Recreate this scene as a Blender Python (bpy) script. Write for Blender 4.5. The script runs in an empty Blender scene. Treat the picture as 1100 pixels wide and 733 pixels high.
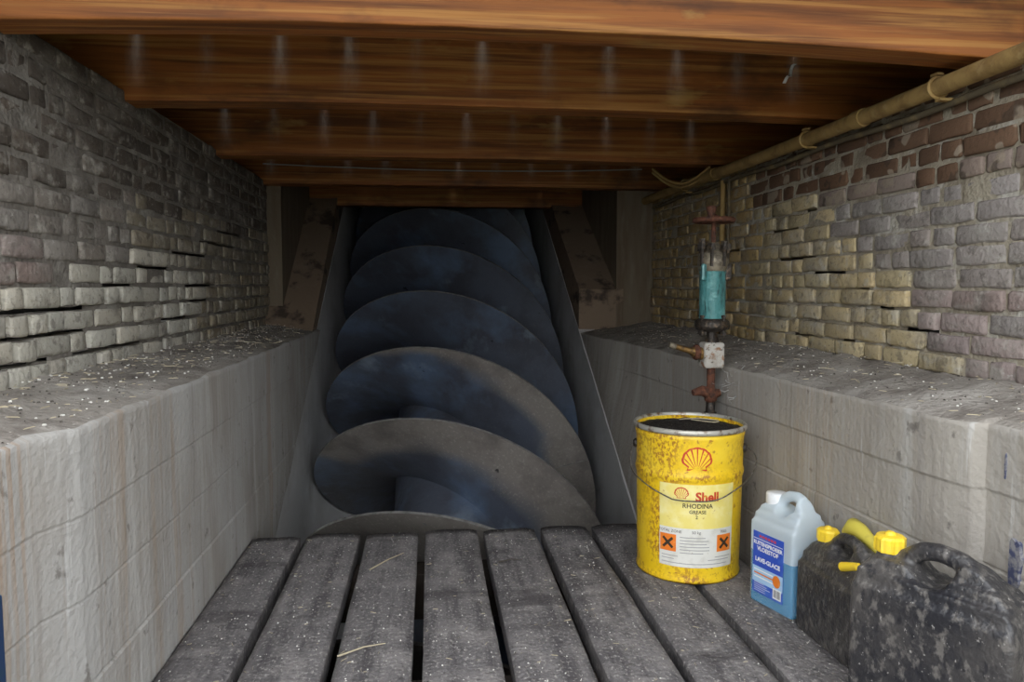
import bpy, bmesh, math, random
from mathutils import Vector, Matrix, noise as mnoise
random.seed(7)
PI = math.pi
scn = bpy.context.scene
COL = scn.collection

# ------------------------------------------------------------------ camera
F_PX = 810.0
PITCH = math.atan(59.5 / F_PX)
YAW = math.atan(88 * math.cos(PITCH) / F_PX)
cam_d = bpy.data.cameras.new('camera')
cam_d.sensor_width = 36.0
cam_d.lens = F_PX / 1100 * 36.0
cam_d.clip_start = 0.02
cam = bpy.data.objects.new('camera', cam_d)
COL.objects.link(cam)
cam.location = (0, 0, 0.8)
fw = Vector((math.sin(YAW) * math.cos(PITCH), math.cos(YAW) * math.cos(PITCH), -math.sin(PITCH)))
cam.rotation_euler = fw.to_track_quat('-Z', 'Y').to_euler()
scn.camera = cam

# ------------------------------------------------------------------ world: bright overcast sky
w = bpy.data.worlds.new('overcast_sky')
scn.world = w
w.use_nodes = True
bg = w.node_tree.nodes['Background']
bg.inputs['Color'].default_value = (0.92, 0.96, 1.0, 1)
bg.inputs['Strength'].default_value = 3.2
scn.view_settings.view_transform = 'Standard'
scn.view_settings.look = 'None'
scn.view_settings.gamma = 1.0
scn.view_settings.use_curve_mapping = False
scn.view_settings.exposure = 0.33
scn.cycles.use_denoising = True
scn.cycles.max_bounces = 8
scn.cycles.diffuse_bounces = 5
# ------------------------------------------------------------------ helpers
def nz(x, y=0.0, z=0.0):
    return mnoise.noise(Vector((x, y, z)))

def lin(r, g, b):
    f = lambda c: (c / 255 / 12.92) if c / 255 <= 0.04045 else ((c / 255 + 0.055) / 1.055) ** 2.4
    return (f(r), f(g), f(b))

class MB:
    def __init__(s):
        s.v = []; s.f = []; s.m = []; s.sm = []
    def add(s, vs, fs, mi=0, smooth=False):
        n = len(s.v); s.v += [tuple(v) for v in vs]
        for f in fs:
            s.f.append(tuple(i + n for i in f)); s.m.append(mi); s.sm.append(smooth)
        return s
    def box(s, x0, x1, y0, y1, z0, z1, mi=0):
        vs = [(x, y, z) for z in (z0, z1) for y in (y0, y1) for x in (x0, x1)]
        return s.add(vs, [(0, 2, 3, 1), (4, 5, 7, 6), (0, 1, 5, 4), (2, 6, 7, 3), (0, 4, 6, 2), (1, 3, 7, 5)], mi)
    def prism(s, poly, a0, a1, axis=0, mi=0):
        # poly in the two other axes (in order), extruded along axis from a0 to a1
        n = len(poly)
        def pt(p, a):
            if axis == 0: return (a, p[0], p[1])
            if axis == 1: return (p[0], a, p[1])
            return (p[0], p[1], a)
        vs = [pt(p, a0) for p in poly] + [pt(p, a1) for p in poly]
        fs = [tuple(range(n)), tuple(range(2 * n - 1, n - 1, -1))]
        fs += [(i, i + n, (i + 1) % n + n, (i + 1) % n) for i in range(n)]
        return s.add(vs, fs, mi)
    def tube(s, pts, r, n=10, mi=0, cap=True, smooth=True):
        pts = [Vector(p) for p in pts]
        rs = r if isinstance(r, (list, tuple)) else [r] * len(pts)
        rings = []; up = None
        for i, p in enumerate(pts):
            t = (pts[min(i + 1, len(pts) - 1)] - pts[max(i - 1, 0)]).normalized()
            if up is None:
                up = Vector((0, 0, 1)) if abs(t.z) < 0.9 else Vector((1, 0, 0))
            sd = t.cross(up).normalized(); up = sd.cross(t).normalized()
            rings.append([p + rs[i] * (math.cos(2 * PI * k / n) * sd + math.sin(2 * PI * k / n) * up) for k in range(n)])
        vs = [q for rg in rings for q in rg]
        fs = [(i * n + k, i * n + (k + 1) % n, (i + 1) * n + (k + 1) % n, (i + 1) * n + k)
              for i in range(len(pts) - 1) for k in range(n)]
        s.add(vs, fs, mi, smooth)
        if cap:
            s.add(rings[0], [tuple(range(n - 1, -1, -1))], mi)
            s.add(rings[-1], [tuple(range(n))], mi)
        return s
    def lathe(s, prof, c=(0, 0, 0), n=32, mi=0, smooth=True, jit=0.0, cap=True):
        vs = []
        for (r, z) in prof:
            for k in range(n):
                a = 2 * PI * k / n
                rr = r * (1 + jit * nz(math.cos(a) * 2, math.sin(a) * 2, z * 30))
                vs.append((c[0] + rr * math.cos(a), c[1] + rr * math.sin(a), c[2] + z))
        m = len(prof)
        fs = [(i * n + k, i * n + (k + 1) % n, (i + 1) * n + (k + 1) % n, (i + 1) * n + k) for i in range(m - 1) for k in range(n)]
        s.add(vs, fs, mi, smooth)
        if cap:
            s.add(vs[:n], [tuple(range(n - 1, -1, -1))], mi)
            s.add(vs[-n:], [tuple(range(n))], mi)
        return s
    def grid(s, fn, nu, nv, mi=0, smooth=True, flip=False):
        vs = [fn(i / nu, j / nv) for i in range(nu + 1) for j in range(nv + 1)]
        fs = []
        for i in range(nu):
            for j in range(nv):
                a = i * (nv + 1) + j
                q = (a, a + nv + 1, a + nv + 2, a + 1)
                fs.append(q[::-1] if flip else q)
        return s.add(vs, fs, mi, smooth)
    def mesh(s, name, mats):
        me = bpy.data.meshes.new(name)
        me.from_pydata(s.v, [], s.f)
        for m in (mats if isinstance(mats, (list, tuple)) else [mats]):
            me.materials.append(m)
        me.polygons.foreach_set('material_index', s.m)
        me.polygons.foreach_set('use_smooth', s.sm)
        me.update()
        return me
    def build(s, name, mats, parent=None, bevel=0.0, seg=2, fixn=True):
        me = s.mesh(name, mats)
        if fixn or bevel:
            bm = bmesh.new(); bm.from_mesh(me)
            if bevel:
                bmesh.ops.remove_doubles(bm, verts=bm.verts, dist=1e-6)
                es = [e for e in bm.edges if len(e.link_faces) == 2 and e.calc_face_angle(0) > 0.5]
                bmesh.ops.bevel(bm, geom=es, offset=bevel, segments=seg, affect='EDGES', profile=0.5)
            bmesh.ops.recalc_face_normals(bm, faces=bm.faces)
            bm.to_mesh(me); bm.free()
        return link(name, me, parent)

def link(name, me, parent=None):
    o = bpy.data.objects.new(name, me)
    COL.objects.link(o)
    if parent: o.parent = parent
    return o

def empty(name, loc=(0, 0, 0), rz=0.0):
    o = bpy.data.objects.new(name, None)
    COL.objects.link(o); o.location = loc; o.rotation_euler = (0, 0, rz)
    o.empty_display_size = 0.05
    return o

def tag(o, label=None, cat=None, group=None, kind=None):
    if label: o['label'] = label
    if cat: o['category'] = cat
    if group: o['group'] = group
    if kind: o['kind'] = kind
    return o

# ------------------------------------------------------------------ materials
def mat(name, base, layers=(), rough=0.8, metal=0.0, bump=0.0, bump_scale=60.0, coords='pos',
        bump_vec=(1, 1, 1), rough_var=0.0, spec=0.4, base_obj=False, attr=None, coat=0.0):
    """layers: (colour, scale vector, lo, hi, detail[, strength]) – each a noise mask mixed over the base"""
    m = bpy.data.materials.new(name); m.use_nodes = True
    nt = m.node_tree; N = nt.nodes; L = nt.links
    bs = N['Principled BSDF']
    bs.inputs['Roughness'].default_value = rough
    bs.inputs['Metallic'].default_value = metal
    bs.inputs['Specular IOR Level'].default_value = spec
    if coat: bs.inputs['Coat Weight'].default_value = coat
    if coords == 'pos':
        src = N.new('ShaderNodeNewGeometry').outputs['Position']
    else:
        src = N.new('ShaderNodeTexCoord').outputs['Object']
    if base_obj:
        oi = N.new('ShaderNodeObjectInfo'); cur = oi.outputs['Color']
    else:
        rgb = N.new('ShaderNodeRGB'); rgb.outputs[0].default_value = (*base, 1); cur = rgb.outputs[0]
    k = 0
    for ly in layers:
        col, sc, lo, hi, det = ly[:5]
        st = ly[5] if len(ly) > 5 else 1.0
        mp = N.new('ShaderNodeMapping'); mp.inputs['Scale'].default_value = sc if isinstance(sc, (tuple, list)) else (sc, sc, sc)
        mp.inputs['Location'].default_value = (k * 3.7, k * 1.3, k * 5.1); k += 1
        L.new(src, mp.inputs['Vector'])
        tx = N.new('ShaderNodeTexNoise'); tx.inputs['Scale'].default_value = 1.0
        tx.inputs['Detail'].default_value = det; tx.inputs['Roughness'].default_value = 0.6
        L.new(mp.outputs[0], tx.inputs['Vector'])
        mr = N.new('ShaderNodeMapRange'); mr.inputs['From Min'].default_value = lo; mr.inputs['From Max'].default_value = hi
        mr.inputs['To Max'].default_value = st
        L.new(tx.outputs['Fac'], mr.inputs['Value'])
        fac = mr.outputs[0]
        if len(ly) > 6:      # restricted to where a mesh attribute says so (a deposit or a painted light streak)
            at = N.new('ShaderNodeAttribute'); at.attribute_name = ly[6]
            mu = N.new('ShaderNodeMath'); mu.operation = 'MULTIPLY'
            L.new(fac, mu.inputs[0]); L.new(at.outputs['Fac'], mu.inputs[1]); fac = mu.outputs[0]
        mx = N.new('ShaderNodeMix'); mx.data_type = 'RGBA'
        L.new(fac, mx.inputs['Factor']); L.new(cur, mx.inputs['A']); mx.inputs['B'].default_value = (*col, 1)
        cur = mx.outputs['Result']
    L.new(cur, bs.inputs['Base Color'])
    if bump:
        mp = N.new('ShaderNodeMapping'); mp.inputs['Scale'].default_value = [bump_scale * c for c in bump_vec]
        L.new(src, mp.inputs['Vector'])
        tx = N.new('ShaderNodeTexNoise'); tx.inputs['Scale'].default_value = 1.0; tx.inputs['Detail'].default_value = 5
        L.new(mp.outputs[0], tx.inputs['Vector'])
        bp = N.new('ShaderNodeBump'); bp.inputs['Strength'].default_value = bump; bp.inputs['Distance'].default_value = 0.01
        L.new(tx.outputs['Fac'], bp.inputs['Height']); L.new(bp.outputs[0], bs.inputs['Normal'])
        if rough_var:
            mr = N.new('ShaderNodeMapRange'); mr.inputs['To Min'].default_value = rough - rough_var; mr.inputs['To Max'].default_value = rough + rough_var
            L.new(tx.outputs['Fac'], mr.inputs['Value']); L.new(mr.outputs[0], bs.inputs['Roughness'])
    return m

M = {}
CLAYERS = [
    ((.28, .25, .215), (2.5, 4, 2.0), .44, .66, 6, .7),
    ((.455, .44, .415), (4, 18, 1.6), .50, .68, 6, .7),
    ((.25, .225, .20), (5, 34, 1.3), .55, .67, 6, .5),
    ((.31, .22, .145), (3, 14, .6), .58, .70, 5, .5),
    ((.14, .125, .11), (7, 22, 16), .64, .70, 6, .75),
    ((.54, .53, .515), (4, 60, 3.0), .62, .70, 5, .45),
    ((.24, .22, .20), (120, 120, 90), .60, .72, 3, .35),
    ((.30, .19, .11), (3, 70, .5), .46, .60, 5, .55, 'rust'),
    ((.12, .095, .075), (3, 50, .5), .58, .64, 4, .7, 'rust')]
M['concrete'] = mat('board_marked_concrete', (.38, .35, .308), CLAYERS, rough=.85, bump=.35, bump_scale=70)
M['concrete_cool'] = mat('board_marked_concrete_grey', (.375, .362, .342), CLAYERS, rough=.85, bump=.35, bump_scale=70)
M['trough'] = mat('trough_concrete', (.50, .495, .485), [
    ((.33, .32, .30), (5, 2, 2), .45, .68, 5, .7),
    ((.60, .60, .60), (24, 4, 4), .52, .70, 5, .7),
    ((.24, .20, .16), (3, 3, 3), .60, .74, 5, .6)], rough=.8, bump=.25, bump_scale=40)
M['cheek'] = mat('stained_concrete', (.22, .158, .108), [
    ((.04, .028, .022), (6, 4, 6), .54, .62, 5, .85),
    ((.25, .195, .14), (8, 8, 8), .55, .70, 5, .7)], rough=.85, bump=.4, bump_scale=40)
M['plaster'] = mat('streaked_plaster', (.165, .130, .090), [
    ((.13, .092, .058), (14, 14, 1.6), .48, .64, 5, .8),
    ((.24, .21, .16), (20, 20, 3), .54, .70, 5, .6)], rough=.9, bump=.3, bump_scale=50)
M['dirt'] = mat('ledge_dirt', (.29, .262, .23), [
    ((.15, .128, .11), (9, 9, 9), .47, .66, 6, .85),
    ((.46, .43, .39), (5, 5, 5), .50, .68, 5, .7),
    ((.10, .085, .07), (60, 60, 60), .58, .68, 4, .6),
    ((.66, .62, .56), (120, 120, 120), .67, .73, 2, .7)], rough=.95, bump=.8, bump_scale=70)
M['mortar'] = mat('old_mortar', (.19, .17, .146), [
    ((.12, .105, .09), (8, 8, 8), .46, .66, 5, .8),
    ((.31, .29, .255), (9, 9, 14), .52, .66, 5, .8)], rough=.95, bump=.7, bump_scale=90)
M['mortar_pale'] = mat('pale_mortar', (.37, .325, .25), [
    ((.20, .165, .12), (6, 6, 8), .46, .64, 5, .85),
    ((.54, .52, .47), (12, 12, 16), .52, .68, 5, .75)], rough=.95, bump=.7, bump_scale=90)
M['brick'] = mat('weathered_brick', (.3, .25, .22), [
    ((.34, .315, .28), (5, 5, 9), .48, .66, 6, .55),
    ((.085, .072, .06), (6, 6, 8), .55, .68, 6, .6),
    ((.48, .455, .40), (16, 16, 22), .54, .66, 6, .5),
    ((.10, .085, .072), (28, 28, 34), .56, .66, 5, .55),
    ((.07, .055, .045), (90, 90, 90), .60, .70, 4, .5),
    ((.56, .54, .49), (60, 60, 80), .63, .72, 5, .45)],
    rough=.92, bump=.55, bump_scale=75, base_obj=True)
M['brick_wet'] = mat('flaking_brick', (.3, .25, .22), [
    ((.33, .27, .205), (9, 9, 11), .575, .60, 2, .8),
    ((.05, .035, .025), (13, 13, 15), .63, .66, 2, .6),
    ((.10, .065, .04), (60, 60, 60), .55, .75, 4, .5)],
    rough=.85, bump=.35, bump_scale=100, base_obj=True)
M['back'] = mat('dark_masonry', (.09, .08, .07), [((.04, .035, .03), 6, .45, .7, 4)], rough=.95, bump=.4)
M['beam'] = mat('brown_beam_wood', (.32, .108, .023), [
    ((.125, .042, .013), (1.6, 30, 36), .44, .64, 5, .85),
    ((.46, .215, .055), (1.4, 80, 70), .50, .64, 6, .8),
    ((.07, .029, .013), (3.0, 3, 6), .53, .67, 5, .7),
    ((.52, .32, .10), (3, 8, 9), .61, .71, 6, .55),
    ((.62, .60, .57), (40, 40, 16), .22, .58, 5, .85, 'light_streak')], rough=.6, bump=.25, bump_scale=40, bump_vec=(.08, 1, 1), spec=.35)  # last layer paints light from the deck gaps into the wood colour
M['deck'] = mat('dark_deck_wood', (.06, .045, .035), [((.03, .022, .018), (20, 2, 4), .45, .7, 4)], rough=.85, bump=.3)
M['plank'] = mat('weathered_floor_plank', (.165, .152, .152), [
    ((.07, .063, .066), (30, 2.2, 10), .44, .64, 6, .85),
    ((.26, .24, .232), (14, 9, 9), .48, .66, 7, .75),
    ((.40, .375, .35), (140, 90, 60), .54, .68, 5, .8),
    ((.055, .048, .05), (2.4, 9, 5), .56, .68, 6, .7),
    ((.05, .045, .045), (90, 60, 60), .60, .70, 4, .6)], rough=.9, bump=.6, bump_scale=90)
M['steel'] = mat('screw_steel', (.075, .092, .130), [
    ((.045, .052, .072), 3.0, .44, .60, 5, .9),
    ((.13, .20, .32), 2.2, .50, .66, 5, .85),
    ((.27, .34, .42), 3.5, .62, .74, 6, .7),
    ((.255, .228, .205), 30, .10, .35, 5, 1.0, 'dust'),
    ((.40, .365, .325), 90, .55, .72, 4, .8, 'dust'),
    ((.125, .108, .10), 5, .50, .66, 6, .7, 'dust'),
    ((.015, .014, .016), 7, .70, .715, 4, .9)], rough=.45, metal=.1, bump=.15, bump_scale=50, coords='obj', spec=.5)
M['edge'] = mat('worn_blade_edge', (.26, .25, .235), [((.12, .115, .11), 30, .45, .7, 4)], rough=.6, metal=.2, coords='obj')
M['pipe'] = mat('dusty_ochre_pipe', (.36, .235, .085), [
    ((.20, .12, .045), 14, .48, .66, 5, .8), ((.46, .34, .16), 30, .55, .72, 5, .6)], rough=.8, bump=.3, bump_scale=80)
M['darkpipe'] = mat('dark_conduit', (.12, .095, .06), [((.24, .18, .09), 22, .5, .7, 4)], rough=.75)
M['rust'] = mat('rusty_iron', (.135, .052, .03), [
    ((.055, .028, .02), 60, .45, .65, 4), ((.26, .105, .055), 90, .55, .72, 4, .7)], rough=.8, metal=.2, bump=.4, bump_scale=200, coords='obj')
M['iron'] = mat('greasy_iron', (.05, .042, .036), [((.16, .11, .07), 70, .52, .68, 4), ((.35, .32, .28), 120, .66, .74, 3, .7)],
                rough=.35, metal=.5, bump=.4, bump_scale=160, coords='obj')
M['collar'] = mat('tarnished_collar', (.28, .24, .175), [((.08, .065, .05), 50, .45, .65, 4)], rough=.5, metal=.5, coords='obj')
M['green'] = mat('green_pump_paint', (.075, .25, .25), [
    ((.22, .48, .47), 24, .52, .72, 4, .7), ((.02, .045, .045), (40, 40, 9), .54, .64, 5, .85)], rough=.28, bump=.3, bump_scale=120, coords='obj', coat=.5)
M['wpaint'] = mat('flaking_white_paint', (.52, .49, .44), [((.27, .12, .045), 38, .53, .60, 5, .9), ((.33, .28, .23), 30, .48, .66, 4, .7), ((.08, .06, .05), 60, .60, .66, 4, .8)],
                  rough=.7, bump=.5, bump_scale=150, coords='obj')
M['brass'] = mat('old_brass', (.26, .15, .05), [((.09, .055, .03), 80, .45, .65, 4)], rough=.5, metal=.6, coords='obj')
M['yellow'] = mat('rusting_yellow_tin', (.86, .56, .012), [
    ((.90, .66, .06), 9, .45, .7, 4, .7),
    ((.36, .13, .02), (120, 120, 85), .46, .56, 6, .9, 'rust'),
    ((.40, .16, .03), 60, .60, .66, 6, .8)], rough=.42, bump=.15, bump_scale=120, coords='obj', spec=.5)
M['rim'] = mat('worn_rim', (.52, .50, .44), [((.17, .09, .045), 40, .50, .62, 4, .9), ((.65, .62, .55), 60, .6, .75, 3)], rough=.45, metal=.5, coords='obj')
M['grease'] = mat('gritty_black_grease', (.022, .018, .016), [((.10, .085, .07), 120, .60, .70, 4, .8), ((.55, .50, .42), 170, .70, .74, 2)],
                  rough=.5, bump=1.0, bump_scale=160, coords='obj')
M['wire'] = mat('wire', (.10, .085, .07), [((.28, .26, .23), 60, .5, .7, 3)], rough=.5, metal=.6, coords='obj')
def flat(name, c, rough=.55, **k): return mat(name, c, rough=rough, coords='obj', **k)
M['p_cream'] = mat('label_cream', (.84, .70, .20), [((.88, .78, .36), 25, .45, .7, 4), ((.5, .3, .08), 90, .66, .72, 3, .8)], rough=.5, coords='obj')
M['p_white'] = mat('label_white', (.74, .72, .66), [((.58, .55, .48), 30, .5, .7, 4, .7), ((.35, .25, .15), 100, .68, .73, 3, .8)], rough=.5, coords='obj')
M['p_red'] = mat('print_red', (.56, .055, .022), [((.72, .33, .03), 90, .60, .68, 3, .8)], rough=.5, coords='obj')
M['p_ylw'] = mat('print_yellow', (.88, .60, .03), [((.5, .22, .03), 120, .66, .70, 3, .8)], rough=.5, coords='obj')
M['p_dark'] = flat('print_black', (.045, .03, .02))
M['p_orange'] = mat('print_orange', (.80, .20, .02), [((.85, .40, .12), 60, .58, .66, 3, .6)], rough=.5, coords='obj')
M['p_grey'] = flat('print_grey', (.35, .34, .33))
M['p_blue'] = mat('label_blue', (.035, .09, .50), [((.10, .25, .68), 14, .5, .7, 3, .6)], rough=.4, coords='obj')
M['p_lblue'] = flat('label_light_blue', (.40, .60, .82), .4)
M['p_wt'] = flat('print_white', (.85, .86, .87), .45)
M['p_pink'] = flat('print_crimson', (.60, .06, .09), .45)
M['blackplastic'] = mat('grimy_black_plastic', (.018, .018, .022), [
    ((.085, .077, .071), (5, 5, 5), .36, .62, 5, .85),
    ((.15, .137, .125), (60, 60, 38), .52, .63, 6, .75),
    ((.018, .018, .022), (75, 75, 40), .54, .62, 5, .8),
    ((.34, .32, .30), (120, 120, 100), .66, .71, 3, .7)], rough=.36, bump=.3, bump_scale=120, coords='obj', spec=.5, rough_var=.12)
M['ycap'] = mat('yellow_plastic', (.86, .60, .035), [((.70, .46, .06), 60, .5, .7, 4, .6)], rough=.4, coords='obj')
M['yspout'] = mat('dull_yellow_plastic', (.62, .52, .08), [((.42, .34, .07), 40, .5, .7, 4, .6)], rough=.5, coords='obj')
M['capwhite'] = mat('white_cap_plastic', (.80, .80, .80), [((.6, .6, .6), 50, .55, .7, 3, .5)], rough=.4, coords='obj')
M['liquid'] = flat('blue_screen_wash', (.045, .27, .47), .25)
M['chip'] = flat('pale_chip', (.62, .60, .55), .9)
M['straw'] = flat('dry_straw', (.42, .36, .25), .9)
M['darkchip'] = flat('dark_chip', (.07, .06, .05), .9)
M['cable'] = flat('white_cable', (.42, .40, .38), .6)
M['ground'] = mat('outside_ground', (.20, .19, .15), [((.11, .13, .06), 2, .45, .65, 5)], rough=.95)
M['water'] = flat('dark_sump', (.012, .012, .014), .6)
M['bluepaint'] = mat('blue_door_paint', (.012, .03, .08), [((.01, .05, .035), 6, .52, .62, 3)], rough=.5)

# translucent bottle wall: milky where empty, clearer where the liquid wets it
def milky(name, transp):
    m = bpy.data.materials.new(name); m.use_nodes = True
    nt = m.node_tree; bs = nt.nodes['Principled BSDF']
    bs.inputs['Base Color'].default_value = (.80, .88, .93, 1); bs.inputs['Roughness'].default_value = .35
    tr = nt.nodes.new('ShaderNodeBsdfTransparent'); tr.inputs[0].default_value = (.92, .96, .98, 1)
    tl = nt.nodes.new('ShaderNodeBsdfTranslucent'); tl.inputs[0].default_value = (.80, .88, .93, 1)
    m1 = nt.nodes.new('ShaderNodeMixShader'); m1.inputs[0].default_value = .35
    m2 = nt.nodes.new('ShaderNodeMixShader'); m2.inputs[0].default_value = transp
    nt.links.new(bs.outputs[0], m1.inputs[1]); nt.links.new(tl.outputs[0], m1.inputs[2])
    nt.links.new(m1.outputs[0], m2.inputs[1]); nt.links.new(tr.outputs[0], m2.inputs[2])
    nt.links.new(m2.outputs[0], nt.nodes['Material Output'].inputs[0])
    return m
M['milky'] = milky('milky_plastic', .22)
M['milky_wet'] = milky('milky_plastic_wet', .80)

# ------------------------------------------------------------------ key dimensions (metres)
XL, XR_B = -0.573, 1.22          # left concrete face, right brick face
XL_B = -0.84                     # left brick face
def xr(y): return 1.0 - 0.060 * (y - 1.2) + (0.035 if y < 1.285 else 0.016 * max(0, 1 - (y - 1.285) / .10) ** 2)
Y_END = 4.08                     # where the brick walls stop and the screw bay narrows
Z_BEAM = 1.32
AL = math.radians(30); XC, Y0, RS = 0.109, 3.988, 0.68
AX = Vector((0, math.cos(AL), math.sin(AL))); E1 = Vector((1, 0, 0)); E2 = Vector((0, -math.sin(AL), math.cos(AL)))
P0 = Vector((XC, Y0, 0))
def scr(a, b, s): return P0 + a * E1 + b * E2 + s * AX

# ------------------------------------------------------------------ ground outside, sump
g = MB().box(-14, 14, -22, 0.35, -0.30, -0.16)
tag(g.build('ground', M['ground']), 'bare ground outside the open end of the vault', 'ground', kind='structure')
g = MB().box(-1.3, 1.6, 0.3, 4.0, -1.75, -1.7)
tag(g.build('floor_sump', M['water']), kind='structure')
g = MB().box(-1.3, 1.6, 0.25, 0.56, -1.7, -0.06)
tag(g.build('wall_sump', M['back']), kind='structure')

# ------------------------------------------------------------------ lower concrete walls with board marks and dirty ledges
BOARDS = [-1.7, -.6, -.30, -.012, .13, .279, .42]
def lower_wall(name, side):
    ztop = .57 if side < 0 else .547
    zs = []
    for i, b in enumerate(BOARDS):
        nxt = (BOARDS + [ztop])[i + 1]
        if i: zs += [(b, -.0030, i)]
        zs += [(b + .003, 0, i), (b + .006, 0, i), (b + (nxt - b) * .3, 0, i), (b + (nxt - b) * .7, 0, i)]
        if nxt != ztop: zs += [(nxt - .006, 0, i), (nxt - .003, 0, i)]
    zs += [(ztop - .035, 0, 6), (ztop - .015, 0, 6), (ztop - .004, 0, 6)]
    off = [random.uniform(-.0025, .0025) for _ in range(8)]
    ys = [.5 + .05 * k for k in range(15)] + [1.283, 1.287, 1.28] + [1.30 + .04 * k for k in range(28)]
    ys = sorted(set([round(y, 4) for y in ys if y <= 2.41]))
    far = [k / 34 for k in range(1, 35)]
    def yend(z):
        return min(4.09, Y0 + (z * math.cos(AL) - .48) / math.sin(AL)) if side < 0 else 4.09
    def face_x(y, z, d, i):
        n = .0025 * nz(y * 9, z * 12, side) + .0015 * nz(y * 40, z * 40, side)
        if side < 0:
            base = XL - (.03 if y < 1.27 else 0) - .010 * max(0, .57 - z - .5)
            return base - off[i] + d + n
        h = -(y - Y0) * math.sin(AL) + z * math.cos(AL)
        t = min(1, max(0, (.86 - h) / .42)); t = t * t * (3 - 2 * t)
        t *= min(1, max(0, (y - 2.45) / .25))
        x = xr(y) + off[i] - d + n
        return x + (XC + .706 - x) * t
    mb = MB()
    rows = []
    for (z, d, i) in zs:
        ye = max(yend(z), 2.45); row = []
        for y in ys: row.append((face_x(y, z, d, i), y, z))
        for u in far:
            y = 2.40 + u * (ye - 2.40); row.append((face_x(y, z, d, i), y, z))
        rows.append(row)
    # ragged upper arris
    def rag(y): return .010 * nz(y * 7, 3.1, side) + .006 * nz(y * 23, 1.7, side)
    n = len(rows[0])
    lip = []
    for k in range(n):
        y = rows[-1][k][1]; r_ = rag(y)
        slump = (.012 + .02 * max(0, nz(y * 3.1, 7, side))) if side > 0 else .004
        lip.append((rows[-1][k][0] + side * (.006 + abs(r_)), y, ztop + r_ * .6 - slump * .3))
    rows.append(lip)
    vs = [p for r in rows for p in r]
    fs = []
    for j in range(len(rows) - 1):
        for k in range(n - 1):
            a = j * n + k
            fs.append((a, a + 1, a + n + 1, a + n))
    mb.add(vs, fs, 0, True)
    # ledge top
    xb = XL_B - .05 if side < 0 else XR_B + .05
    nv = 16; tv = []
    for v in range(nv + 1):
        t = v / nv
        for k in range(n):
            x0, y, z0 = lip[k]
            x = x0 + (xb - x0) * t
            rise = (.035 if side < 0 else .062) * (t ** .8)
            bumps = (.012 * nz(x * 6, y * 6, 2) + .007 * nz(x * 19, y * 19, 5) + .004 * nz(x * 50, y * 50, 8)) * min(1, t * 4)
            if t > .75: bumps += .012 * (t - .75) * 4 * abs(nz(y * 5, 11, side))
            tv.append((x, y, z0 + rise + bumps))
    tf = [(v * n + k, v * n + k + 1, (v + 1) * n + k + 1, (v + 1) * n + k) for v in range(nv) for k in range(n - 1)]
    mb.add(tv, tf, 1, True)
    # near end closing face
    o = mb.build(name, [M['concrete'] if side > 0 else M['concrete_cool'], M['dirt']])
    rv = []
    for v in o.data.vertices:
        x, y, z = v.co
        if side < 0: q = (1.0 if y < 1.20 else .7 * max(0, 1 - abs(y - 1.375) / .06)) * min(1, max(.25, (z + .1) / .5))
        else: q = .55 * max(0, 1 - abs(y - 1.78) / .22)
        rv.append(q)
    at = o.data.attributes.new('rust', 'FLOAT', 'POINT'); at.data.foreach_set('value', rv)
    return tag(o, kind='structure'), lip
wl, lipL = lower_wall('wall_lower_left', -1)
wr, lipR = lower_wall('wall_lower_right', 1)
g = MB().box(-1.1, XL - .034, .49, .5, -.3, .575)
g.build('wall_end_left', M['concrete'])['kind'] = 'structure'
g = MB().box(1.04, 1.5, .49, .5, -.3, .56)
g.build('wall_end_right', M['concrete'])['kind'] = 'structure'

def ledge_z(side, x, y):
    if side < 0:
        t = max(0, min(1, (x - XL) / (XL_B - .05 - XL))); return .57 + .035 * t ** .8
    t = max(0, min(1, (x - xr(y)) / (XR_B + .05 - xr(y)))); return .545 + .062 * t ** .8

# ------------------------------------------------------------------ brick walls
def brick_mesh(L, H, seed):
    rnd = random.Random(seed)
    nu, nv = 4, 3
    UU = [0, .045 if L > .1 else .08, .5, .955 if L > .1 else .92, 1]; VV = [0, .13, .87, 1]
    mb = MB(); D = .055
    fr = []
    for i in range(nu + 1):
        for j in range(nv + 1):
            edge = (i in (0, nu)) or (j in (0, nv))
            corner = (i in (0, nu)) and (j in (0, nv))
            y = (UU[i] - .5) * L; z = (VV[j] - .5) * H
            if edge:
                y += rnd.uniform(-.0030, .0030); z += rnd.uniform(-.0026, .0024)
            if corner: y *= .985; z *= .93
            x = -(.0040 if corner else .0026 if edge else 0) + rnd.uniform(-.0011, .0011)
            fr.append((x, y, z))
    W = nv + 1
    fs = [(i * W + j, (i + 1) * W + j, (i + 1) * W + j + 1, i * W + j + 1) for i in range(nu) for j in range(nv)]
    loop = [i * W for i in range(nu + 1)] + [nu * W + j for j in range(1, W)] + \
           [i * W + nv for i in range(nu - 1, -1, -1)] + [j for j in range(nv - 1, 0, -1)]
    nb = len(fr)
    bk = [(-D, fr[k][1], fr[k][2]) for k in loop]
    n = len(loop)
    sf = [(loop[k], nb + k, nb + (k + 1) % n, loop[(k + 1) % n]) for k in range(n)]
    mb.add(fr + bk, fs, 0, True); mb.add([], [], 0)
    mb.f += [tuple(f) for f in sf]; mb.m += [0] * n; mb.sm += [False] * n
    me = mb.mesh('brick', [M['brick']])
    bm = bmesh.new(); bm.from_mesh(me); bmesh.ops.recalc_face_normals(bm, faces=bm.faces)
    # make sure the front looks along +x
    f0 = max(bm.faces, key=lambda f: f.calc_center_median().x)
    if f0.normal.x < 0: bmesh.ops.reverse_faces(bm, faces=bm.faces)
    bm.to_mesh(me); bm.free()
    return me
STR = [brick_mesh(.150, .0425, s) for s in range(12)]
HDR = [brick_mesh(.070, .0425, 50 + s) for s in range(8)]
STRW = []; HDRW = []
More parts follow.
